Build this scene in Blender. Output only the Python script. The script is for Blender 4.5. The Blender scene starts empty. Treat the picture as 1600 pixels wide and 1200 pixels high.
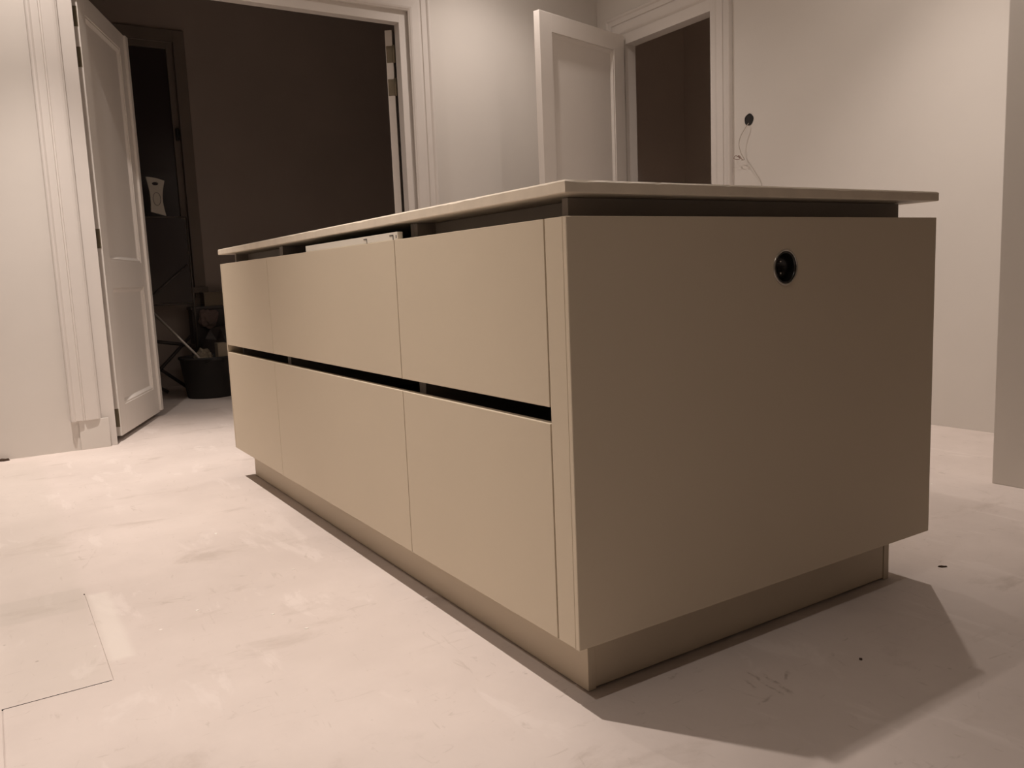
import bpy, bmesh, math, random
from mathutils import Vector, Matrix, noise

sc = bpy.context.scene
C = sc.collection

# ------------------------------------------------------------------ camera
cam_d = bpy.data.cameras.new('camera')
cam_d.sensor_fit = 'HORIZONTAL'
cam_d.sensor_width = 36.0
cam_d.lens = 36.0 * 1285.1 / 1600.0
cam_d.clip_start = 0.05
cam = bpy.data.objects.new('camera', cam_d)
C.objects.link(cam)
cam.location = (1.1457, -0.8458, 0.8085)
cam.rotation_euler = (1.4396, 0.0409, 1.0019)
sc.camera = cam

# ------------------------------------------------------------------ world, exposure
w = bpy.data.worlds.new('night')
sc.world = w
w.use_nodes = True
w.node_tree.nodes['Background'].inputs[0].default_value = (0.02, 0.025, 0.04, 1)
w.node_tree.nodes['Background'].inputs[1].default_value = 0.05
sc.view_settings.view_transform = 'Standard'
sc.view_settings.look = 'None'
sc.view_settings.gamma = 1.0
sc.view_settings.use_curve_mapping = False
sc.view_settings.exposure = 0.0

LAMP_COL = (1.0, 0.88, 0.80)
CEIL = 3.10
# the ceiling downlights of the room (all above the frame):
# x, y, beam watts, spill watts, beam cone (deg), point the beam is aimed at
LAMPS = [(-0.79, -0.53, 255.0, 26.0, 61, (-0.79, -0.53, 0)), (-2.96, -0.53, 315.0, 62.0, 61, (-2.96, -0.53, 0)),
         (-0.75, 1.96, 105.0, 51.0, 78, (-0.90, 2.5, 0.0)), (-2.96, 1.92, 46.0, 17.0, 120, (-2.96, 1.92, 0.0)),
         (0.70, -1.35, 78.0, 0.0, 110, (0.70, -1.35, 0))]
SPILL = 168       # cone angle of the spill light, degrees

# ------------------------------------------------------------------ materials
def srgb(r, g, b):
    f = lambda c: (c / 255 / 12.92) if c / 255 <= 0.04045 else ((c / 255 + 0.055) / 1.055) ** 2.4
    return (f(r), f(g), f(b), 1)

def mat(name, col, rough=0.6, metal=0.0, var=0.0, scale=6.0, bump=0.0, bscale=80.0, spec=0.5, stretch=None):
    m = bpy.data.materials.new(name)
    m.use_nodes = True
    nt = m.node_tree
    b = nt.nodes['Principled BSDF']
    b.inputs['Roughness'].default_value = rough
    b.inputs['Metallic'].default_value = metal
    b.inputs['Specular IOR Level'].default_value = spec
    tc = nt.nodes.new('ShaderNodeTexCoord')
    src = tc.outputs['Object']
    if stretch:
        mp = nt.nodes.new('ShaderNodeMapping')
        mp.inputs['Scale'].default_value = stretch
        nt.links.new(src, mp.inputs[0]); src = mp.outputs[0]
    n = nt.nodes.new('ShaderNodeTexNoise')
    n.inputs['Scale'].default_value = scale
    n.inputs['Detail'].default_value = 5
    nt.links.new(src, n.inputs['Vector'])
    r = nt.nodes.new('ShaderNodeValToRGB')
    r.color_ramp.elements[0].position = 0.3
    r.color_ramp.elements[1].position = 0.7
    r.color_ramp.elements[0].color = [c * (1 - var) for c in col[:3]] + [1]
    r.color_ramp.elements[1].color = [min(1, c * (1 + var)) for c in col[:3]] + [1]
    nt.links.new(n.outputs['Fac'], r.inputs[0])
    nt.links.new(r.outputs[0], b.inputs['Base Color'])
    if bump > 0:
        n2 = nt.nodes.new('ShaderNodeTexNoise')
        n2.inputs['Scale'].default_value = bscale
        n2.inputs['Detail'].default_value = 4
        nt.links.new(src, n2.inputs['Vector'])
        bp = nt.nodes.new('ShaderNodeBump')
        bp.inputs['Strength'].default_value = bump
        bp.inputs['Distance'].default_value = 0.004
        nt.links.new(n2.outputs['Fac'], bp.inputs['Height'])
        nt.links.new(bp.outputs[0], b.inputs['Normal'])
    return m

M = {
    'plaster': mat('plaster', (0.70, 0.66, 0.615), 0.85, var=0.025, scale=1.6, bump=0.12, bscale=14, spec=0.2),
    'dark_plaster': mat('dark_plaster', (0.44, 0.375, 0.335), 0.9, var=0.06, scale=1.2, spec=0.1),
    'hall_plaster': mat('hall_plaster', (0.82, 0.71, 0.63), 0.9, var=0.04, scale=1.2, spec=0.1),
    'ceiling': mat('ceiling_paint', (0.74, 0.70, 0.65), 0.9, var=0.02, spec=0.1),
    'trim': mat('trim_paint', (0.70, 0.655, 0.615), 0.5, var=0.02, scale=3, bump=0.05, bscale=30, spec=0.3),
    'door': mat('door_paint', (0.80, 0.75, 0.70), 0.5, var=0.02, scale=3, bump=0.05, bscale=30, spec=0.3),
    'brass': mat('hinge_brass', (0.20, 0.165, 0.11), 0.5, metal=0.3, var=0.1, scale=40),
    'front': mat('greige_lacquer', (0.65, 0.56, 0.43), 0.55, var=0.01, scale=3, bump=0.03, bscale=300, spec=0.3),
    'edge': mat('front_edge', (0.60, 0.54, 0.45), 0.55, var=0.02, spec=0.3),
    'carcass': mat('carcass_board', (0.42, 0.38, 0.34), 0.6, var=0.02),
    'box': mat('drawer_steel', (0.05, 0.05, 0.05), 0.5, metal=0.3),
    'stone': mat('worktop_stone', (0.78, 0.69, 0.56), 0.45, var=0.06, scale=18, bump=0.08, bscale=120),
    'white': mat('white_enamel', (0.76, 0.71, 0.61), 0.4, var=0.01),
    'black': mat('black_plastic', (0.012, 0.011, 0.011), 0.25),
    'blackm': mat('black_matte', (0.015, 0.013, 0.012), 0.7, var=0.2, scale=9),
    'chrome': mat('chrome', (0.55, 0.52, 0.48), 0.25, metal=1.0),
    'cable': mat('grey_cable', (0.42, 0.37, 0.32), 0.6),
    'curl': mat('bare_copper', (0.25, 0.13, 0.09), 0.5, metal=0.3),
    'glass': mat('night_glass', (0.045, 0.034, 0.036), 0.2, spec=0.5),
    'window_wood': mat('window_wood', (0.22, 0.18, 0.15), 0.7, var=0.06),
    'card': mat('cardboard', (0.24, 0.195, 0.14), 0.85, var=0.06),
    'bag': mat('dark_bag', (0.05, 0.042, 0.04), 0.45, var=0.2, scale=6),
    'cloth': mat('pink_cloth', (0.21, 0.155, 0.14), 0.9, var=0.1, scale=12),
    'grey_metal': mat('grey_metal', (0.42, 0.38, 0.34), 0.5, metal=0.4),
    'dim_metal': mat('dim_metal', (0.17, 0.15, 0.135), 0.5, metal=0.4),
    'crumb': mat('plaster_crumb', (0.85, 0.81, 0.75), 0.9),
    'splinter': mat('dark_splinter', (0.06, 0.035, 0.02), 0.8),
}

def lamp_glass():
    m = bpy.data.materials.new('lamp_diffuser'); m.use_nodes = True
    b = m.node_tree.nodes['Principled BSDF']
    b.inputs['Base Color'].default_value = (0.9, 0.85, 0.8, 1)
    b.inputs['Emission Color'].default_value = LAMP_COL + (1,)
    b.inputs['Emission Strength'].default_value = 3.0
    return m
M['lamp'] = lamp_glass()

def floor_mat():
    """dusty screed: cloudy mottling, plaster smears, specks and scuffs, trowelled patches"""
    m = bpy.data.materials.new('dusty_screed'); m.use_nodes = True
    nt = m.node_tree; N = nt.nodes; L = nt.links
    b = N['Principled BSDF']
    b.inputs['Roughness'].default_value = 0.72
    b.inputs['Specular IOR Level'].default_value = 0.25
    tc = N.new('ShaderNodeTexCoord'); P = tc.outputs['Object']
    def mapping(scale, rot=0, loc=(0, 0, 0)):
        mp = N.new('ShaderNodeMapping')
        mp.inputs['Scale'].default_value = scale; mp.inputs['Rotation'].default_value = (0, 0, rot)
        mp.inputs['Location'].default_value = loc
        L.new(P, mp.inputs[0]); return mp.outputs[0]
    def noi(vec, scale, detail=5, rough=0.55, dist=0.0):
        n = N.new('ShaderNodeTexNoise'); n.inputs['Scale'].default_value = scale
        n.inputs['Detail'].default_value = detail; n.inputs['Roughness'].default_value = rough
        n.inputs['Distortion'].default_value = dist
        L.new(vec, n.inputs['Vector']); return n.outputs['Fac']
    def ramp(fac, p0, p1, c0=0.0, c1=1.0):
        r = N.new('ShaderNodeMapRange'); r.interpolation_type = 'SMOOTHSTEP'
        r.inputs['From Min'].default_value = p0; r.inputs['From Max'].default_value = p1
        r.inputs['To Min'].default_value = c0; r.inputs['To Max'].default_value = c1
        L.new(fac, r.inputs['Value']); return r.outputs[0]
    def mix(fac, a, bcol):
        x = N.new('ShaderNodeMix'); x.data_type = 'RGBA'
        if isinstance(fac, float): x.inputs[0].default_value = fac
        else: L.new(fac, x.inputs[0])
        for i, v in ((6, a), (7, bcol)):
            if isinstance(v, tuple): x.inputs[i].default_value = v + (1,)
            else: L.new(v, x.inputs[i])
        return x.outputs[2]
    def math_(op, a, bb):
        x = N.new('ShaderNodeMath'); x.operation = op
        for i, v in ((0, a), (1, bb)):
            if isinstance(v, (int, float)): x.inputs[i].default_value = v
            else: L.new(v, x.inputs[i])
        return x.outputs[0]
    sep = N.new('ShaderNodeSeparateXYZ'); L.new(P, sep.inputs[0])
    X, Y = sep.outputs[0], sep.outputs[1]
    def band(v, a, c, s=0.012):
        return math_('MULTIPLY', ramp(v, a - s, a + s), ramp(v, c - s, c + s, 1.0, 0.0))
    def rect(x0, x1, y0, y1, s=0.012):
        return math_('MULTIPLY', band(X, x0, x1, s), band(Y, y0, y1, s))
    base = mix(ramp(noi(P, 1.3, 6, 0.6), 0.35, 0.68), (0.63, 0.555, 0.51), (0.71, 0.63, 0.583))
    # plaster smears
    sm = ramp(noi(mapping((1.2, 3.4, 1), 0.5), 2.2, 6, 0.62, 0.6), 0.57, 0.66)
    base = mix(math_('MULTIPLY', sm, 0.55), base, (0.75, 0.675, 0.63))
    # dull trodden areas
    dk = ramp(noi(mapping((2.0, 1.0, 1), 0.9, (3, 1, 0)), 2.6, 7, 0.65, 0.4), 0.56, 0.72)
    base = mix(math_('MULTIPLY', dk, 0.55), base, (0.47, 0.40, 0.35))
    # fine scuffs
    sc1 = ramp(noi(mapping((3.5, 13, 1), 0.25), 2.4, 5, 0.6, 1.6), 0.62, 0.74)
    base = mix(math_('MULTIPLY', sc1, 0.30), base, (0.40, 0.34, 0.29))
    sc2 = ramp(noi(mapping((14, 4, 1), 0.6, (5, 2, 0)), 2.2, 5, 0.6, 1.6), 0.63, 0.74)
    base = mix(math_('MULTIPLY', sc2, 0.30), base, (0.36, 0.30, 0.25))
    # specks
    sp = N.new('ShaderNodeTexVoronoi'); sp.inputs['Scale'].default_value = 9.0
    L.new(P, sp.inputs['Vector'])
    spm = math_('MULTIPLY', ramp(sp.outputs['Distance'], 0.02, 0.05, 1.0, 0.0),
                ramp(noi(P, 3.0), 0.5, 0.6))
    base = mix(math_('MULTIPLY', spm, 0.6), base, (0.22, 0.17, 0.14))
    sq = N.new('ShaderNodeTexVoronoi'); sq.inputs['Scale'].default_value = 5.3
    L.new(mapping((1, 1, 1), 0.4, (2, 7, 0)), sq.inputs['Vector'])
    base = mix(ramp(sq.outputs['Distance'], 0.012, 0.028, 0.8, 0.0), base, (0.86, 0.82, 0.76))
    # filled chase beside the cut joint and squared patches of another mix
    base = mix(math_('MULTIPLY', rect(-1.28, -0.80, -0.695, -0.645), 0.6), base, (0.76, 0.70, 0.64))
    base = mix(math_('MULTIPLY', rect(-3.5, -0.70, -2.4, -0.70, 0.03), 0.28), base, (0.56, 0.51, 0.45))
    base = mix(math_('MULTIPLY', rect(-1.36, -1.18, -0.90, -0.70), 0.35), base, (0.52, 0.47, 0.42))
    # boot marks on the screed by the end of the island
    for (cx, cy, rot, ln) in ((0.115, 0.36, 0.15, 0.05), (0.135, 0.375, 0.2, 0.045), (0.10, 0.335, 0.35, 0.02),
                              (-0.01, 0.24, 1.2, 0.02), (0.16, 0.31, 1.4, 0.02), (0.122, 0.42, 1.1, 0.02)):
        mp = mapping((1, 1, 1), 0, (-cx, -cy, 0))
        rt = N.new('ShaderNodeMapping'); rt.inputs['Rotation'].default_value = (0, 0, rot); L.new(mp, rt.inputs[0])
        s2 = N.new('ShaderNodeSeparateXYZ'); L.new(rt.outputs[0], s2.inputs[0])
        wob = math_('ADD', s2.outputs[1], math_('MULTIPLY', math_('SUBTRACT', noi(P, 30), 0.5), 0.022))
        mk = math_('MULTIPLY', band(s2.outputs[0], -ln, ln, 0.01), band(wob, -0.003, 0.003, 0.003))
        base = mix(math_('MULTIPLY', math_('MULTIPLY', mk, ramp(noi(P, 45, 4, 0.7), 0.38, 0.62)), 0.55), base, (0.26, 0.2, 0.16))
    L.new(base, b.inputs['Base Color'])
    bp = N.new('ShaderNodeBump'); bp.inputs['Strength'].default_value = 0.25; bp.inputs['Distance'].default_value = 0.003
    L.new(noi(P, 35, 6), bp.inputs['Height']); L.new(bp.outputs[0], b.inputs['Normal'])
    return m
M['floor'] = floor_mat()

# ------------------------------------------------------------------ helpers
def box(bm, x0, x1, y0, y1, z0, z1, bev=0.0):
    x0, x1 = min(x0, x1), max(x0, x1); y0, y1 = min(y0, y1), max(y0, y1); z0, z1 = min(z0, z1), max(z0, z1)
    t = bmesh.new()
    v = [t.verts.new(p) for p in ((x0, y0, z0), (x1, y0, z0), (x1, y1, z0), (x0, y1, z0),
                                  (x0, y0, z1), (x1, y0, z1), (x1, y1, z1), (x0, y1, z1))]
    for f in ((3, 2, 1, 0), (4, 5, 6, 7), (0, 1, 5, 4), (1, 2, 6, 5), (2, 3, 7, 6), (3, 0, 4, 7)):
        t.faces.new([v[i] for i in f])
    if bev > 0:
        bmesh.ops.bevel(t, geom=list(t.edges), offset=bev, segments=2, profile=0.7, affect='EDGES')
    me = bpy.data.meshes.new('t'); t.to_mesh(me); t.free()
    bm.from_mesh(me); bpy.data.meshes.remove(me)
    return bm

def obj(name, bm, material, parent=None, loc=None, smooth=False):
    """bm holds world coordinates unless the parent is rotated (then local ones)"""
    off = Vector(loc) if loc else Vector((0, 0, 0))
    if parent is not None and parent.get('_off') is not None:
        off = Vector(parent['_off'])
    bmesh.ops.recalc_face_normals(bm, faces=list(bm.faces))
    if off.length > 0:
        bmesh.ops.translate(bm, verts=list(bm.verts), vec=-off)
    me = bpy.data.meshes.new(name); bm.to_mesh(me); bm.free()
    if smooth:
        for p in me.polygons: p.use_smooth = True
    me.materials.append(material)
    o = bpy.data.objects.new(name, me); C.objects.link(o)
    if parent is not None:
        o.parent = parent
        o['_off'] = tuple(off)
    elif loc:
        o.location = loc
        o['_off'] = tuple(off)
    return o

def bx(name, m, parent, *a, bev=0.0015, loc=None):
    return obj(name, box(bmesh.new(), *a, bev=bev), m, parent, loc)

def tag(o, label, cat, group=None, kind=None):
    o['label'] = label; o['category'] = cat
    if group: o['group'] = group
    if kind: o['kind'] = kind
    return o

def struct(o, label, cat):
    return tag(o, label, cat, kind='structure')

def thing(name, label, cat, loc, rotz=0.0, group=None, kind=None):
    e = bpy.data.objects.new(name, None); C.objects.link(e)
    e.empty_display_size = 0.1
    e.location = loc; e.rotation_euler = (0, 0, rotz)
    e['_off'] = (0, 0, 0) if rotz else tuple(loc)
    return tag(e, label, cat, group, kind)

def tube(bm, pts, r, seg=8, cap=True):
    pts = [Vector(p) for p in pts]
    rings = []
    prev = None
    for i, p in enumerate(pts):
        d = (pts[min(i + 1, len(pts) - 1)] - pts[max(i - 1, 0)]).normalized()
        u = prev if prev is not None else (Vector((0, 0, 1)) if abs(d.z) < 0.9 else Vector((1, 0, 0)))
        u = (u - d * u.dot(d)).normalized(); prev = u
        v = d.cross(u)
        rings.append([bm.verts.new(p + (u * math.cos(a) + v * math.sin(a)) * r)
                      for a in [2 * math.pi * k / seg for k in range(seg)]])
    for a, b in zip(rings, rings[1:]):
        for k in range(seg):
            bm.faces.new((a[k], a[(k + 1) % seg], b[(k + 1) % seg], b[k]))
    if cap:
        bm.faces.new(list(reversed(rings[0]))); bm.faces.new(rings[-1])
    return bm

def smooth_path(pts, n=8):
    pts = [Vector(p) for p in pts]; out = []
    for i in range(len(pts) - 1):
        p0, p1, p2, p3 = pts[max(i - 1, 0)], pts[i], pts[i + 1], pts[min(i + 2, len(pts) - 1)]
        for k in range(n):
            t = k / n
            out.append(0.5 * ((2 * p1) + (p2 - p0) * t + (2 * p0 - 5 * p1 + 4 * p2 - p3) * t * t
                              + (3 * p1 - p0 - 3 * p2 + p3) * t ** 3))
    out.append(pts[-1]); return out

def lathe(bm, prof, seg=40, center=(0, 0, 0), axis='z'):
    c = Vector(center); rings = []
    def pt(r, h, a):
        if axis == 'z': return c + Vector((r * math.cos(a), r * math.sin(a), h))
        return c + Vector((h, r * math.cos(a), r * math.sin(a)))
    for r, h in prof:
        if r < 1e-6: rings.append([bm.verts.new(pt(0, h, 0))])
        else: rings.append([bm.verts.new(pt(r, h, 2 * math.pi * k / seg)) for k in range(seg)])
    for a, b in zip(rings, rings[1:]):
        for k in range(seg):
            k2 = (k + 1) % seg
            if len(a) == 1 and len(b) == 1: continue
            if len(a) == 1: bm.faces.new((a[0], b[k], b[k2]))
            elif len(b) == 1: bm.faces.new((a[k2], a[k], b[0]))
            else: bm.faces.new((a[k], a[k2], b[k2], b[k]))
    return bm

def blob(c, rx, ry, rz, seed, amp=0.25, sub=3, floor=None):
    bm = bmesh.new()
    bmesh.ops.create_icosphere(bm, subdivisions=sub, radius=1)
    for v in bm.verts:
        k = 1 + amp * noise.noise(v.co * 2.1 + Vector((seed, seed * 2, 0))) + 0.4 * amp * noise.noise(v.co * 5 + Vector((seed, 0, 3)))
        v.co = Vector((c[0] + v.co.x * k * rx, c[1] + v.co.y * k * ry, c[2] + v.co.z * k * rz))
        if floor is not None and v.co.z < floor: v.co.z = floor
    return bm

# ------------------------------------------------------------------ room dimensions
XB = -3.62          # wall with the double doors
YR = 3.00           # wall with the single door
XF, YL = 9.0, -2.9  # walls behind the camera
XD = -6.20          # far wall of the dark room
BT = 0.10           # wall thickness

# floor : one sheet of screed with a hairline saw cut let into it
def make_floor():
    slits = [(-1.30, -0.70, -0.7025, -0.6995), (-0.7025, -0.6995, -0.90, -0.6995), (-0.7025, 0.30, -0.9015, -0.8985)]
    xs = sorted({XD - 0.1, XF + 0.1, *[s[0] for s in slits], *[s[1] for s in slits]})
    ys = sorted({YL - 0.1, 5.2, *[s[2] for s in slits], *[s[3] for s in slits]})
    bm = bmesh.new()
    def quad(p): bm.faces.new([bm.verts.new(q) for q in p])
    for i in range(len(xs) - 1):
        for j in range(len(ys) - 1):
            a, b_, c, d = xs[i], xs[i + 1], ys[j], ys[j + 1]
            mx, my = (a + b_) / 2, (c + d) / 2
            cut = any(s[0] - 1e-6 <= mx <= s[1] + 1e-6 and s[2] - 1e-6 <= my <= s[3] + 1e-6 for s in slits)
            z = -0.003 if cut else 0.0
            quad(((a, c, z), (b_, c, z), (b_, d, z), (a, d, z)))
            if cut:
                quad(((a, c, z), (b_, c, z), (b_, c, 0), (a, c, 0)))
                quad(((a, d, z), (b_, d, z), (b_, d, 0), (a, d, 0)))
    bmesh.ops.remove_doubles(bm, verts=list(bm.verts), dist=1e-5)
    o = obj('floor', bm, M['floor'])
    struct(o, 'pale dusty bare screed floor running through the whole room', 'floor')
make_floor()

def wall_with_opening(name, axis, front, back, a0, a1, o0, o1, otop, z1, m, label):
    bm = bmesh.new()
    def b(a, c, z0, zz):
        if axis == 'x': box(bm, back, front, a, c, z0, zz)
        else: box(bm, a, c, front, back, z0, zz)
    b(a0, o0, 0, z1); b(o1, a1, 0, z1); b(o0, o1, otop, z1)
    return struct(obj(name, bm, m), label, 'wall')

wall_with_opening('wall_back', 'x', XB, XB - BT, YL, YR + BT, -0.40, 1.53, 2.44, CEIL, M['plaster'],
                  'white plastered wall around the wide dark double doorway')
wall_with_opening('wall_right', 'y', YR, YR + BT, XB, XF, -3.38, -2.49, 2.40, CEIL, M['plaster'],
                  'white plastered wall with the single doorway and a cable hole')
struct(bx('wall_nib', M['plaster'], None, -0.37, XF, 2.13, YR, 0, CEIL, bev=0.004),
       'plastered wall block jutting in at the right edge of the picture', 'wall')
struct(bx('wall_left', M['plaster'], None, XB, XF, YL - BT, YL, 0, CEIL, bev=0), 'white plastered side wall of the kitchen', 'wall')
struct(bx('wall_front', M['plaster'], None, XF, XF + BT, YL - BT, 2.13, 0, CEIL, bev=0), 'white plastered wall opposite the double doors', 'wall')
struct(bx('ceiling', M['ceiling'], None, XB - BT, XF + BT, YL - BT, YR + BT, CEIL, CEIL + 0.1, bev=0), 'white ceiling of the kitchen', 'ceiling')
# dark room behind the double doors
def far_wall():
    bm = bmesh.new()
    y0, y1, z0, z1 = 0.02, 0.66, 0.82, 2.80
    box(bm, XD - BT, XD, -2.2, y0, 0, 3.3); box(bm, XD - BT, XD, y1, 3.1, 0, 3.3)
    box(bm, XD - BT, XD, y0, y1, 0, z0); box(bm, XD - BT, XD, y0, y1, z1, 3.3)
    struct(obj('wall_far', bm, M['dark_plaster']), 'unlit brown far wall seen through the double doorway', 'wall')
far_wall()
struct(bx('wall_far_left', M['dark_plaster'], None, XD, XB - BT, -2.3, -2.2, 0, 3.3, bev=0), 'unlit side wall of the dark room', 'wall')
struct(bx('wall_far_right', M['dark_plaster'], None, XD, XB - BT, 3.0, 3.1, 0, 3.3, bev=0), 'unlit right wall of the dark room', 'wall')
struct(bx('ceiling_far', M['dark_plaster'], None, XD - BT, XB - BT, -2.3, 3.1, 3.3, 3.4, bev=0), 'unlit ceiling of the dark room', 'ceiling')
# small dark hall behind the single door
struct(bx('wall_hall_far', M['hall_plaster'], None, -4.3, -1.4, 4.5, 4.6, 0, CEIL, bev=0), 'unlit brown hall wall seen through the single doorway', 'wall')
struct(bx('wall_hall_left', M['hall_plaster'], None, -4.4, -4.3, YR + BT, 4.6, 0, CEIL, bev=0), 'unlit left wall of the hall', 'wall')
struct(bx('wall_hall_right', M['hall_plaster'], None, -1.4, -1.3, YR + BT, 4.6, 0, CEIL, bev=0), 'unlit right wall of the hall', 'wall')
struct(bx('ceiling_hall', M['hall_plaster'], None, -4.4, -1.3, YR + BT, 4.6, CEIL, CEIL + 0.1, bev=0), 'unlit ceiling of the hall', 'ceiling')

# ------------------------------------------------------------------ door trims
PROFILE = [(0, 0), (0, .026), (.006, .031), (.014, .031), (.020, .026), (.024, .021), (.056, .019), (.060, .012),
           (.066, .012), (.069, .017), (.078, .018), (.120, .016), (.130, .013), (.136, .008), (.14, .006), (.14, 0)]
def casing(name, to_world, a0, a1, zt, zb, width, m, parent):
    """moulded architrave swept round three sides of an opening, mitred at the corners"""
    bm = bmesh.new(); rows = []
    k = width / 0.14
    for s, h in PROFILE:
        o = width - s * k
        rows.append([bm.verts.new(to_world(*p, h)) for p in ((a0 - o, zb), (a0 - o, zt + o), (a1 + o, zt + o), (a1 + o, zb))])
    for r, q in zip(rows, rows[1:]):
        for i in range(3): bm.faces.new((r[i], r[i + 1], q[i + 1], q[i]))
    bm.faces.new([r[0] for r in rows]); bm.faces.new([r[3] for r in rows])
    return obj(name, bm, m, parent)

t1 = thing('trim_1', 'white moulded surround of the wide double doorway', 'door frame', (XB, 0.56, 0), kind='structure')
casing('architrave', lambda a, z, h: (XB + h, a, z), -0.395, 1.520, 2.44, 0.155, 0.14, M['trim'], t1)
bx('jamb', M['trim'], t1, XB - 0.085, XB - 0.018, -0.400, -0.325, 0, 2.44)
bx('jamb', M['trim'], t1, XB - 0.085, XB - 0.018, 1.465, 1.530, 0, 2.44)
bx('head', M['trim'], t1, XB - 0.085, XB - 0.018, -0.325, 1.465, 2.37, 2.44)
bx('base_block', M['plaster'], t1, XB - 0.001, XB + 0.007, -0.500, -0.360, 0.0, 0.155)
bx('base_block', M['plaster'], t1, XB - 0.001, XB + 0.007, 1.500, 1.640, 0.0, 0.155)

t2 = thing('trim_2', 'white moulded surround of the single doorway', 'door frame', (-2.93, YR, 0), kind='structure')
casing('architrave', lambda a, z, h: (a, YR - h, z), -3.375, -2.500, 2.40, 0.0, 0.125, M['trim'], t2)
bx('jamb', M['trim'], t2, -3.38, -3.325, YR - 0.004, YR + 0.09, 0, 2.40)
bx('jamb', M['trim'], t2, -2.545, -2.49, YR - 0.004, YR + 0.09, 0, 2.40)
bx('head', M['trim'], t2, -3.325, -2.545, YR - 0.004, YR + 0.09, 2.33, 2.40)

# ------------------------------------------------------------------ panelled door leaves
def leaf(name, label, pivot, d, side, W, z0, z1, rails, hinges, astragal=False, hinge_edge_plate=True):
    """leaf built along local +x, thickness along local y (0..side*T), pivot on the hinge line"""
    T = 0.045
    ang = math.atan2(d[1], d[0])
    e = thing(name, label, 'door', (pivot[0], pivot[1], 0), ang, kind='structure')
    e['_off'] = (0, 0, 0)
    y0, y1 = (0, T) if side > 0 else (-T, 0)
    st = 0.115
    m = M['door']
    bx('stile', m, e, 0, st, y0, y1, z0, z1, bev=0.002)
    bx('stile', m, e, W - st, W, y0, y1, z0, z1, bev=0.002)
    for a, b in rails: bx('rail', m, e, st, W - st, y0, y1, a, b, bev=0.002)
    for (a, b), (c, dd) in zip(rails, rails[1:]):
        lo, hi = b, c
        pn = bx('panel', m, e, st - 0.01, W - st + 0.01, y0 + 0.016, y1 - 0.016, lo - 0.01, hi + 0.01, bev=0.0)
        # moulding slip round the sunk panel, both faces
        for f, s in ((y0 + 0.016, -1), (y1 - 0.016, 1)):
            bm = bmesh.new(); rows = []
            for o, h in ((0, 0.011), (0.010, 0.012), (0.020, 0.004), (0.026, 0.0)):
                rows.append([bm.verts.new((x, f + s * h, z)) for x, z in
                             ((st + o, lo + o), (W - st - o, lo + o), (W - st - o, hi - o), (st + o, hi - o))])
            for r, q in zip(rows, rows[1:]):
                for i in range(4): bm.faces.new((r[i], r[(i + 1) % 4], q[(i + 1) % 4], q[i]))
            obj('panel_moulding', bm, m, pn)
    if astragal:
        s = 1 if side > 0 else -1
        bx('meeting_strip', m, e, W - 0.03, W + 0.022, (y1 if s > 0 else y0), (y1 if s > 0 else y0) + s * 0.016, z0 + 0.01, z1 - 0.005, bev=0.004)
    for hz in hinges:
        bm = bmesh.new()
        box(bm, -0.002, 0.0, y0 + 0.004, y1 - 0.004, hz - 0.05, hz + 0.05)
        h = obj('hinge', bm, M['brass'], e)
        h['label'] = 'dull brass hinge plate'
        lathe_bm = lathe(bmesh.new(), [(0, hz - .055), (.011, hz - .052), (.011, hz + .052), (0, hz + .055)], 12,
                         (-0.008, 0.0 + (-.008 if side > 0 else .008), 0))
        obj('hinge_knuckle', lathe_bm, M['brass'], h, smooth=True)
    return e

HZ = [0.13, 1.09, 2.01, 2.21]
dl = Vector((-0.925, 0.381)).normalized()
# side: the leaf's local +y is d rotated by +90 deg
leaf('door_1', 'white panelled door leaf standing open into the dark room, left side', (-3.745, -0.332), dl, -1, 0.87, 0.03, 2.355,
     [(0.03, 0.19), (0.83, 0.98), (2.25, 2.355)], HZ, astragal=True)
dr = Vector((-0.819, 0.574))
leaf('door_2', 'white door leaf seen edge-on with brass hinges, right side of the double doorway', (-3.75, 1.468), dr, 1, 0.87, 0.03, 2.355,
     [(0.03, 0.19), (0.83, 0.98), (2.25, 2.355)], HZ)
d2 = Vector((0.25, -0.968))
leaf('door_3', 'white panelled door leaf swung open into the kitchen behind the island', (-3.352, 2.962), d2, 1, 0.87, 0.02, 2.38,
     [(0.02, 0.19), (0.83, 0.98), (2.27, 2.38)], HZ)

# ------------------------------------------------------------------ kitchen island
L_, W_, ZB, ZT, ZW, TOP = 2.438, 1.107, 0.125, 0.905, 0.944, 0.966
FT = 0.019
YC0, YC1 = 0.055, 1.057           # carcass depth
G0, G1 = 0.537, 0.568             # finger gap between the two rows of fronts

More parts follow.
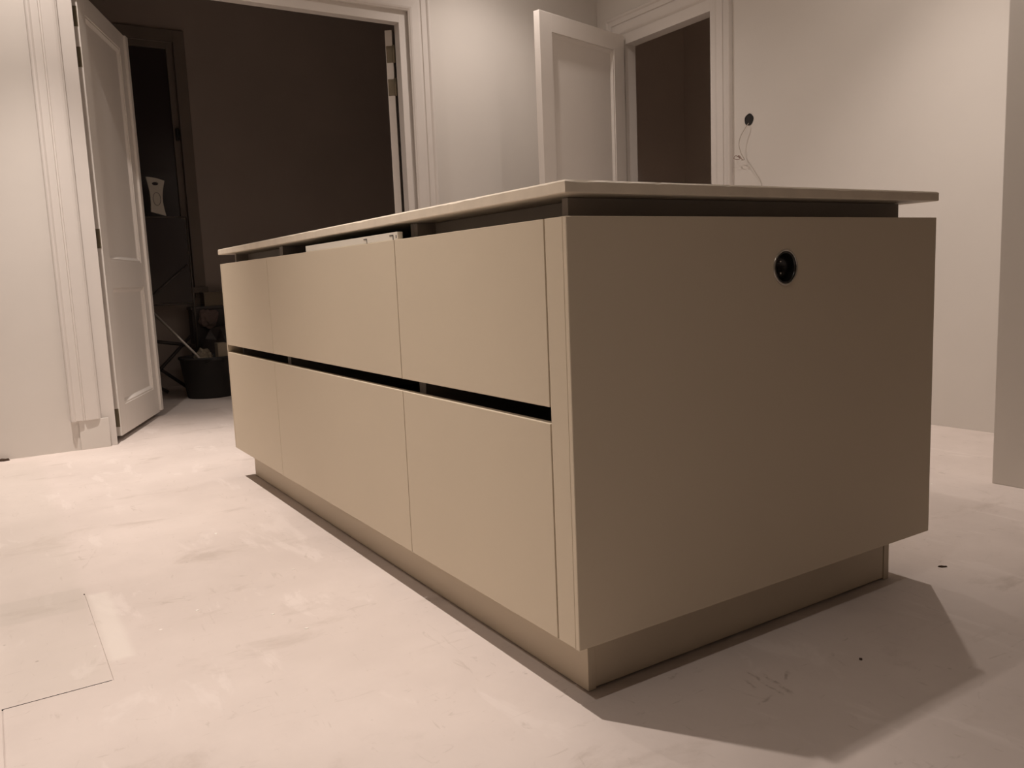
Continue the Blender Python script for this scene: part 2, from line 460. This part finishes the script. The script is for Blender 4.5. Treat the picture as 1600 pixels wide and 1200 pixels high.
def cabinet(label, x0, x1, f0, f1, rail=True):
    """x0 > x1 along the run : carcass from x0 to x1, fronts from f0 to f1"""
    e = thing('drawer_cabinet', label, 'cabinet', ((x0 + x1) / 2, (YC0 + YC1) / 2, ZB), group='drawer cabinets of the kitchen island')
    bx('side_panel', M['carcass'], e, x0 - 0.018, x0 - 0.0005, YC0, YC1, ZB, ZW - 0.001, bev=0.0008)
    bx('side_panel', M['carcass'], e, x1 + 0.0005, x1 + 0.018, YC0, YC1, ZB, ZW - 0.001, bev=0.0008)
    bx('bottom_panel', M['carcass'], e, x1 + 0.018, x0 - 0.018, YC0, YC1, ZB, ZB + 0.018, bev=0)
    bx('back_panel', M['carcass'], e, x1 + 0.018, x0 - 0.018, YC1 - 0.018, YC1, ZB + 0.018, ZW - 0.001, bev=0)
    if rail:
        bx('top_rail', M['carcass'], e, x1 + 0.018, x0 - 0.018, YC0 + 0.050, YC0 + 0.068, 0.875, ZW - 0.001, bev=0.0008)
    for a, b in ((ZB, G0), (G1, ZT)):
        fr = bx('drawer_front', M['front'], e, f1 + 0.0015, f0 - 0.0015, 0.0, FT, a, b, bev=0.0012)
        bm = bmesh.new()
        xa, xb = x1 + 0.03, x0 - 0.03; za, zb = a + 0.04, b - (0.13 if a < 0.3 else 0.10)
        box(bm, xa, xb, FT + 0.0005, 0.56, za, za + 0.012)   # tray
        box(bm, xa, xa + 0.012, FT + 0.0005, 0.56, za, zb); box(bm, xb - 0.012, xb, FT + 0.0005, 0.56, za, zb)
        box(bm, xa, xb, 0.548, 0.56, za, zb)
        obj('drawer_box', bm, M['box'], fr)
    return e

cabinet('greige two-drawer cabinet next to the dark end panel, nearest the camera', -0.067, -0.698, -0.067, -0.698)
cabinet('widest greige two-drawer cabinet, in the middle of the island', -0.698, -1.768, -0.698, -1.768, rail=False)
cabinet('greige two-drawer cabinet at the far left end of the island', -1.768, -2.405, -1.768, -2.426)

# filler and end panels
tag(bx('filler_strip', M['front'], None, -0.0640, -0.0118, 0.0, FT, ZB, ZT, bev=0.0012, loc=(-0.038, 0.0095, ZB)),
    'narrow greige upright strip beside the near corner of the island', 'filler panel')

def end_panel():
    e = thing('end_panel', 'wide greige end panel of the island with a round black socket', 'panel', (-0.005, W_ / 2, ZB))
    # board with a round hole for the socket
    cy, cz, r = 0.560, 0.802, 0.034
    seg = 48
    bm = bmesh.new()
    x0, x1 = -0.0105, 0.0
    def ring(x, rad):
        return [bm.verts.new((x, cy + rad * math.cos(2 * math.pi * k / seg), cz + rad * math.sin(2 * math.pi * k / seg))) for k in range(seg)]
    def outer(x, ins):
        pts = []
        y0, y1, z0, z1 = 0 + ins, W_ - ins, ZB + ins, ZT - ins
        for k in range(seg):
            a = 2 * math.pi * k / seg; dy, dz = math.cos(a), math.sin(a)
            t = min(((y1 - cy) / dy) if dy > 1e-9 else 1e9, ((y0 - cy) / dy) if dy < -1e-9 else 1e9,
                    ((z1 - cz) / dz) if dz > 1e-9 else 1e9, ((z0 - cz) / dz) if dz < -1e-9 else 1e9)
            pts.append([cy + dy * t, cz + dz * t])
        for c in ((y0, z0), (y0, z1), (y1, z0), (y1, z1)):
            i = min(range(seg), key=lambda k: (math.atan2(pts[k][1] - cz, pts[k][0] - cy) - math.atan2(c[1] - cz, c[0] - cy)) ** 2)
            pts[i] = list(c)
        return [bm.verts.new((x, p[0], p[1])) for p in pts]
    A, B = ring(x1, r), outer(x1, 0.0012)
    B2 = outer(x1 - 0.0012, 0.0)
    C_, D = ring(x0, r), outer(x0, 0.0)
    for k in range(seg):
        j = (k + 1) % seg
        bm.faces.new((A[k], A[j], B[j], B[k])); bm.faces.new((B[k], B[j], B2[j], B2[k]))
        bm.faces.new((B2[k], B2[j], D[j], D[k])); bm.faces.new((D[k], D[j], C_[j], C_[k])); bm.faces.new((C_[k], C_[j], A[j], A[k]))
    obj('board', bm, M['front'], e)
    s = obj('socket', lathe(bmesh.new(), [(.0332, -.010), (.0332, .0012), (.0315, .0022), (.0295, .0012), (.029, -.004), (.027, -.030), (.0, -.030)], 48,
                            (0, cy, cz), 'x'), M['black'], e, smooth=True)
    s['label'] = 'round black power socket'
    rm = obj('socket_rim', lathe(bmesh.new(), [(.0375, 0.0), (.0375, .0012), (.036, .0022), (.0336, .0020), (.0333, .0002)], 48, (0, cy, cz), 'x'), M['chrome'], s, smooth=True)
    for dz in (-.012, .013):
        obj('socket_contact', lathe(bmesh.new(), [(0, -.030), (.0028, -.030), (.0028, -.010), (.0, -.0085)], 12, (0, cy - .002, cz + dz), 'x'), M['chrome'], s, smooth=True)
    return e
end_panel()
tag(bx('end_panel', M['front'], None, -L_, -L_ + 0.0105, 0.0, W_, ZB, ZT, bev=0.0012, loc=(-L_, W_ / 2, ZB)),
    'thin greige end panel at the far left end of the island', 'panel')
tag(bx('back_panel', M['front'], None, -L_ + 0.012, -0.0118, W_ - FT, W_, ZB, ZT, bev=0.0012, loc=(-L_ / 2, W_ - FT / 2, ZB)),
    'greige back panel of the island, seen only as a sliver at its right edge', 'panel')

# battens that carry the panels off the carcass (hidden between board and carcass)
# plinth
pl = thing('plinth', 'greige recessed plinth boards under the island', 'plinth', (-1.226, 0.55, 0))
PX0, PX1, PY0, PY1 = -L_ + 0.046, -0.060, 0.063, 1.034
bx('kickboard', M['front'], pl, PX0, PX1, PY0, PY0 + 0.019, 0.0015, ZB - 0.0005)
bx('kickboard', M['front'], pl, PX0, PX1, PY1 - 0.021, PY1, 0.0, ZB - 0.0005)
bx('kickboard', M['front'], pl, PX1 - 0.021, PX1 - 0.0015, PY0 + 0.0195, PY1 - 0.0225, 0.005, ZB - 0.0005)
bx('kickboard', M['front'], pl, PX0 + 0.0015, PX0 + 0.021, PY0 + 0.0195, PY1 - 0.0225, 0.005, ZB - 0.0005)
for fx in (PX0 + 0.15, -1.75, -0.70, PX1 - 0.15):
    for fy in (PY0 + 0.12, PY1 - 0.12):
        obj('levelling_foot', lathe(bmesh.new(), [(0, 0), (.03, 0), (.03, .012), (.015, .02), (.015, ZB - 0.004), (.028, ZB - 0.003), (.028, ZB - 0.0005), (0, ZB - 0.0005)], 16, (fx, fy, 0)), M['black'], pl, smooth=True)

# worktop with a slightly rough sawn upper arris
def worktop():
    x0, x1, y0, y1 = -2.456, 0.0, 0.0, 1.114
    bm = bmesh.new()
    per = []
    def seg_pts(a, b, n):
        for k in range(n):
            t = k / n; per.append((a[0] + (b[0] - a[0]) * t, a[1] + (b[1] - a[1]) * t))
    seg_pts((x0, y0), (x1, y0), 160); seg_pts((x1, y0), (x1, y1), 80); seg_pts((x1, y1), (x0, y1), 60); seg_pts((x0, y1), (x0, y0), 40)
    cx, cy = (x0 + x1) / 2, (y0 + y1) / 2
    def row(ins, z, rough):
        r = []
        for (x, y) in per:
            xx = min(max(x, x0 + ins), x1 - ins); yy = min(max(y, y0 + ins), y1 - ins)
            n = max(0.0, noise.noise(Vector((x * 14, y * 14, 3.0))) + 0.4 * noise.noise(Vector((x * 45, y * 45, 8.0)))) * rough
            r.append(bm.verts.new((xx, yy, z - n)))
        return r
    rows = [row(0.0015, ZW, 0), row(0, ZW + 0.0015, 0), row(0, TOP - 0.003, 0.004), row(0.003, TOP, 0.0)]
    n = len(per)
    for a, b in zip(rows, rows[1:]):
        for k in range(n): bm.faces.new((a[k], a[(k + 1) % n], b[(k + 1) % n], b[k]))
    bm.faces.new(rows[-1]); bm.faces.new(list(reversed(rows[0])))
    o = obj('worktop', bm, M['stone'], None, loc=(cx, cy, ZW))
    tag(o, 'thin pale beige stone worktop on the island', 'worktop')
worktop()

# white spacer bar resting on the upper drawer fronts, in the gap under the worktop
ap = thing('spacer_bar', 'white plastic spacer bar with small black notches on top of the drawer fronts', 'spacer', (-1.04, 0.010, ZT))
bx('bar', M['white'], ap, -1.350, -0.681, 0.0022, 0.016, ZT + 0.0002, 0.9235, bev=0.0012)
for mx, wd in ((-0.705, 0.022), (-0.868, 0.022)):
    bm = bmesh.new()
    box(bm, mx - wd, mx, 0.0014, 0.0022, 0.9155, 0.9175)
    box(bm, mx - 0.0025, mx, 0.0014, 0.0022, ZT + 0.0004, 0.9155)
    k = obj('notch', bm, M['black'], ap); k['label'] = 'small black angled notch'
bm = bmesh.new(); box(bm, -0.690, -0.687, 0.0014, 0.0022, 0.909, 0.916); obj('notch', bm, M['black'], ap)

# ------------------------------------------------------------------ cable hole in the right wall
hole = thing('wall_box', 'round black electrical box hole in the wall beside the single doorway', 'wall box', (-2.249, YR, 1.648))
bm = lathe(bmesh.new(), [(.031, .0), (.0335, .0015), (.032, .0025), (.029, .002), (.028, .0005), (0, .0005)], 28, (0, 0, 0), 'x')
for v in bm.verts:                       # lathe axis x -> facing -y
    x, y, z = v.co
    k = 1 + 0.03 * math.sin(5 * math.atan2(z, y) + 1)
    v.co = Vector((-2.249 + y * k, YR - x, 1.648 + z * k))
obj('box_cup', bm, M['blackm'], hole)
wp = smooth_path([(-2.249, YR - 0.004, 1.628), (-2.252, YR - 0.020, 1.610), (-2.285, YR - 0.030, 1.560), (-2.296, YR - 0.034, 1.515),
                  (-2.280, YR - 0.034, 1.460), (-2.262, YR - 0.028, 1.425), (-2.278, YR - 0.034, 1.422)], 8)
cb = obj('loose_cable', tube(bmesh.new(), wp, 0.0022, 8), M['cable'], None, loc=(-2.249, YR - 0.004, 1.422), smooth=True)
tag(cb, 'thin grey cable dangling from the round wall hole with a curled end', 'cable')
curl = smooth_path([(-2.270, YR - 0.034, 1.421), (-2.285, YR - 0.038, 1.444), (-2.300, YR - 0.036, 1.450), (-2.292, YR - 0.030, 1.436),
                    (-2.318, YR - 0.036, 1.452), (-2.330, YR - 0.040, 1.440), (-2.322, YR - 0.034, 1.432), (-2.300, YR - 0.038, 1.428), (-2.287, YR - 0.03, 1.434)], 8)
cu = obj('curled_end', tube(bmesh.new(), curl, 0.0017, 6), M['curl'], cb, smooth=True); cu['label'] = 'brown curled cable end'
lp = smooth_path([(-2.262, YR - 0.012, 1.430), (-2.235, YR - 0.010, 1.395), (-2.200, YR - 0.008, 1.345), (-2.160, YR - 0.006, 1.285), (-2.14, YR - 0.005, 1.2)], 6)
obj('faint_line', tube(bmesh.new(), lp, 0.0013, 6), M['cable'], cb, smooth=True)  # thin grey tube tracing a faint line down the wall below the curl

# ------------------------------------------------------------------ things in the dark room
win = thing('window_1', 'tall dark window in the far wall of the unlit room', 'window', (XD, 0.34, 0.82), kind='structure')
y0, y1, z0, z1 = 0.02, 0.66, 0.82, 2.80
for (a, b, c, d) in ((y0 - .09, y0, z0 - .09, z1 + .09), (y1, y1 + .09, z0 - .09, z1 + .09), (y0, y1, z1, z1 + .09)):
    bx('window_surround', M['window_wood'], win, XD, XD + 0.03, a, b, c, d, bev=0.004)
bx('window_sill', M['window_wood'], win, XD, XD + 0.07, y0 - .1, y1 + .1, z0 - .05, z0, bev=0.004)
for (a, b, c, d) in ((y0, y0 + .05, z0, z1), (y1 - .05, y1, z0, z1), (y0 + .05, y1 - .05, z0, z0 + .05), (y0 + .05, y1 - .05, z1 - .05, z1)):
    bx('sash', M['window_wood'], win, XD - 0.06, XD - 0.02, a, b, c, d, bev=0.003)
bx('pane', M['glass'], win, XD - 0.045, XD - 0.039, y0 + .05, y1 - .05, z0 + .05, z1 - .05, bev=0)
bx('window_handle', M['black'], win, XD - 0.02, XD + 0.02, y1 - .035, y1 - .01, 2.02, 2.12, bev=0.006)

fp = thing('framed_panel', 'dark flat panel in a thin metal frame standing under the window', 'panel', (-5.95, 0.42, 0))
bx('panel', M['glass'], fp, -5.965, -5.945, 0.235, 0.585, 0.70, 1.368, bev=0.002)
for pts in ([(-5.94, .225, 0), (-5.94, .225, 1.38), (-5.94, .595, 1.38), (-5.94, .595, 0.0)], [(-5.94, .225, .69), (-5.94, .595, .69)], [(-5.93, .25, .74), (-5.93, .57, 1.00)]):
    for a, b in zip(pts, pts[1:]):
        obj('frame_tube', tube(bmesh.new(), [a, b], 0.007, 8), M['dim_metal'], fp, smooth=True)

def white_panel():
    """white plastic plate with waisted sides and a handle slot, leaning a little"""
    e = thing('white_plate', 'white plastic plate with a handle slot and raised oval, on the dark framed panel', 'plastic plate', (-5.94, 0.385, 1.389))
    out = []
    for t in [k / 10 for k in range(11)]: out.append((-0.068 + 0.136 * t, 0.30 - 0.028 * t + 0.006 * math.sin(math.pi * t)))
    right = [(0.068 - 0.02 * math.sin(math.pi * t) - 0.010 * t, 0.272 - 0.272 * t) for t in [k / 10 for k in range(1, 11)]]
    bottom = [(0.058 - 0.11 * t, 0.0 + 0.03 * t) for t in [k / 10 for k in range(1, 10)]]
    left = [(-0.052 - 0.016 * t + 0.012 * math.sin(math.pi * t), 0.03 + 0.27 * t) for t in [k / 10 for k in range(0, 10)]]
    loop = out + right + bottom + left
    hole = [(-0.003 + 0.024 * math.cos(a) * 1.0, 0.248 + 0.013 * math.sin(a)) for a in [2 * math.pi * k / 20 for k in range(20)]]
    bm = bmesh.new()
    for x in (-0.012, 0.012):
        vo = [bm.verts.new((-5.94 + x, 0.385 + a, 1.391 + b)) for a, b in loop]
        vh = [bm.verts.new((-5.94 + x, 0.385 + a, 1.391 + b)) for a, b in hole]
        eds = [bm.edges.new((vo[i], vo[(i + 1) % len(vo)])) for i in range(len(vo))] + [bm.edges.new((vh[i], vh[(i + 1) % len(vh)])) for i in range(len(vh))]
        bmesh.ops.triangle_fill(bm, use_beauty=True, edges=eds)
        if x < 0: v1, h1 = vo, vh
        else:
            for a, b in ((v1, vo), (h1, vh)):
                for i in range(len(a)): bm.faces.new((a[i], a[(i + 1) % len(a)], b[(i + 1) % len(b)], b[i]))
    obj('plate', bm, M['white'], e)
    ov = [(-5.926, 0.385 + 0.028 * math.cos(a), 1.391 + 0.13 + 0.05 * math.sin(a)) for a in [2 * math.pi * k / 28 for k in range(29)]]
    obj('oval_rib', tube(bmesh.new(), ov, 0.003, 6, cap=False), M['grey_metal'], e, smooth=True)
white_panel()

tub = thing('tub', 'black builders tub on the floor of the dark room', 'tub', (-5.28, 0.53, 0))
obj('tub_body', lathe(bmesh.new(), [(0, 0), (.165, 0), (.172, .008), (.205, .285), (.215, .290), (.217, .305), (.200, .306), (.197, .29), (.165, .02), (0, .02)], 40, (-5.28, 0.53, 0)), M['blackm'], tub, smooth=True)
for s in (-1, 1):
    obj('tub_handle', tube(bmesh.new(), smooth_path([(-5.28 + s * .19, .47, .27), (-5.28 + s * .245, .50, .29), (-5.28 + s * .245, .56, .29), (-5.28 + s * .19, .59, .27)], 6), 0.009, 8), M['blackm'], tub, smooth=True)
tag(obj('rod', tube(bmesh.new(), [(-5.16, .600, .03), (-5.20, .43, .322), (-5.24, .170, .645)], 0.009, 10), M['grey_metal'], None, loc=(-5.2, .43, .03), smooth=True),
    'grey rod leaning out of the black tub', 'rod')
tag(obj('crumpled_paper', blob((-5.33, .50, .30), .085, .06, .055, 2.0, 0.5), M['card'], None, loc=(-5.33, .50, .25)),
    'crumpled pale paper in the black tub, beside the rod', 'paper')
bm = box(bmesh.new(), -5.26, -5.16, .575, .645, .235, .40, bev=0.004)
tag(obj('carton', bm, M['card'], None, loc=(-5.21, .61, .235)), 'small upright carton sticking out of the black tub', 'carton')

tr = thing('trestle', 'folded trestle of crossed dark bars left of the black tub', 'trestle', (-5.72, .28, 0))
for a, b in (((-5.72, .02, .40), (-5.72, .47, .01)), ((-5.70, .06, .01), (-5.70, .50, .44)), ((-5.70, .16, .43), (-5.70, .52, .36)),
             ((-5.74, .02, .20), (-5.74, .30, .01))):
    obj('bar', tube(bmesh.new(), [a, b], 0.013, 8), M['dim_metal'] if a[2] == .20 else M['bag'], tr, smooth=True)
tag(obj('rubbish_bag', blob((-5.74, .87, .24), .17, .26, .31, 5.0, 0.35, floor=0.0), M['bag'], None, loc=(-5.74, .87, 0)),
    'slumped dark rubbish bag behind the black tub', 'bag')
cr = thing('crate', 'dark crate under the cardboard box by the far wall', 'crate', (-6.0, 0.86, 0))
bx('crate_body', M['bag'], cr, -6.13, -5.98, .58, 1.22, 0.0, .635, bev=.006)
bx('crate_rim', M['bag'], cr, -6.14, -5.97, .57, 1.23, .635, .66, bev=.005)
cbx = thing('cardboard_box', 'low cardboard box lying on the dark crate', 'box', (-6.05, 0.84, .66))
bx('box_body', M['card'], cbx, -6.13, -5.98, .685, .99, .661, .765, bev=.003)
bx('flap', M['card'], cbx, -6.13, -5.98, .68, .995, .765, .775, bev=.002)
tag(obj('rag', blob((-5.935, .695, .56), .03, .07, .075, 9.0, 0.45), M['cloth'], None, loc=(-5.935, .695, .50)),
    'crumpled pinkish rag hanging on the dark crate', 'rag')

# ------------------------------------------------------------------ crumbs on the floor
def chip(name, x, y, sx, sy, sz, rot, m, label, cat, group=None):
    random.seed(int(x * 1000) + int(y * 77))
    bm = bmesh.new()
    n = 7
    lo = []; hi = []
    for k in range(n):
        a = 2 * math.pi * k / n; q = random.uniform(0.7, 1.1)
        px, py = sx * math.cos(a) * q, sy * math.sin(a) * q
        c, s = math.cos(rot), math.sin(rot)
        lo.append(bm.verts.new((x + px * c - py * s, y + px * s + py * c, 0.0002)))
        hi.append(bm.verts.new((x + 0.82 * (px * c - py * s), y + 0.82 * (px * s + py * c), sz * random.uniform(.7, 1.1))))
    for k in range(n): bm.faces.new((lo[k], lo[(k + 1) % n], hi[(k + 1) % n], hi[k]))
    bm.faces.new(hi); bm.faces.new(list(reversed(lo)))
    tag(obj(name, bm, m, None, loc=(x, y, 0)), label, cat, group)

CRUMBS = [(-1.626, -0.280, 0.010, 'largest white plaster crumb on the floor, farthest from the camera'),
          (-0.980, -0.474, 0.006, 'tiny white plaster crumb on the floor, leftmost of the scatter'),
          (-0.833, -0.325, 0.006, 'tiny white plaster crumb midway between the leftmost crumb and the island'),
          (-0.698, -0.284, 0.006, 'tiny white plaster crumb on the floor, the one nearest the camera'),
          (-1.118, -0.182, 0.005, 'smallest white plaster crumb, close to the shadow under the middle drawers')]
G = 'white plaster crumbs on the floor in front of the island'
for (x, y, sz, lab) in CRUMBS:
    chip('plaster_crumb', x, y, sz, sz * .6, .0016, sz * 300, M['crumb'], lab, 'crumb', G)
chip('splinter', -0.019, 1.209, .012, .004, .004, 0.9, M['splinter'], 'dark splinter on the floor to the right of the island', 'splinter')
chip('black_bead', 0.169, 0.588, .0035, .0035, .004, 0, M['splinter'], 'tiny black bead on the shaded floor by the end panel', 'bead')
chip('dark_chip', -3.595, -0.845, .012, .03, .012, 0, M['splinter'], 'dark chip lying at the foot of the wall, far left', 'chip')

# ------------------------------------------------------------------ ceiling lamps
def ceiling_lamp(x, y, beam, spill, cone, aim, label):
    e = thing('ceiling_lamp', label, 'lamp', (x, y, CEIL), group='round ceiling lamps')
    obj('lamp_ring', lathe(bmesh.new(), [(.03, CEIL), (.055, CEIL), (.055, CEIL - .012), (.048, CEIL - .018), (.034, CEIL - .018), (.03, CEIL - .010)], 32, (x, y, 0)), M['chrome'], e, smooth=True)
    obj('diffuser', lathe(bmesh.new(), [(.033, CEIL - .010), (.02, CEIL - .016), (0, CEIL - .018)], 24, (x, y, 0)), M['lamp'], e, smooth=True)
    for nm, wt, ang in (('lamp_beam', beam, cone), ('lamp_spill', spill, SPILL)):
        if wt <= 0: continue
        ld = bpy.data.lights.new(nm, 'SPOT')
        ld.spot_size = math.radians(ang); ld.spot_blend = 1.0
        ld.energy = wt; ld.color = LAMP_COL; ld.shadow_soft_size = 0.018
        lo = bpy.data.objects.new(nm, ld); C.objects.link(lo)
        lo.parent = e; lo.location = (0, 0, -0.045)
        if nm == 'lamp_beam':
            d = Vector(aim) - Vector((x, y, CEIL - 0.045))
            lo.rotation_euler = d.to_track_quat('-Z', 'Y').to_euler()
for i, (x, y, bw, sw, cn, aim) in enumerate(LAMPS):
    ceiling_lamp(x, y, bw, sw, cn, aim, ['round ceiling lamp above the floor by the near drawers', 'round ceiling lamp near the double doorway, left',
                            'round ceiling lamp near the jutting wall block', 'round ceiling lamp near the corner by the single doorway',
                            'dim round ceiling lamp above the camera side of the room'][i])

for o in bpy.data.objects:
    if '_off' in o: del o['_off']
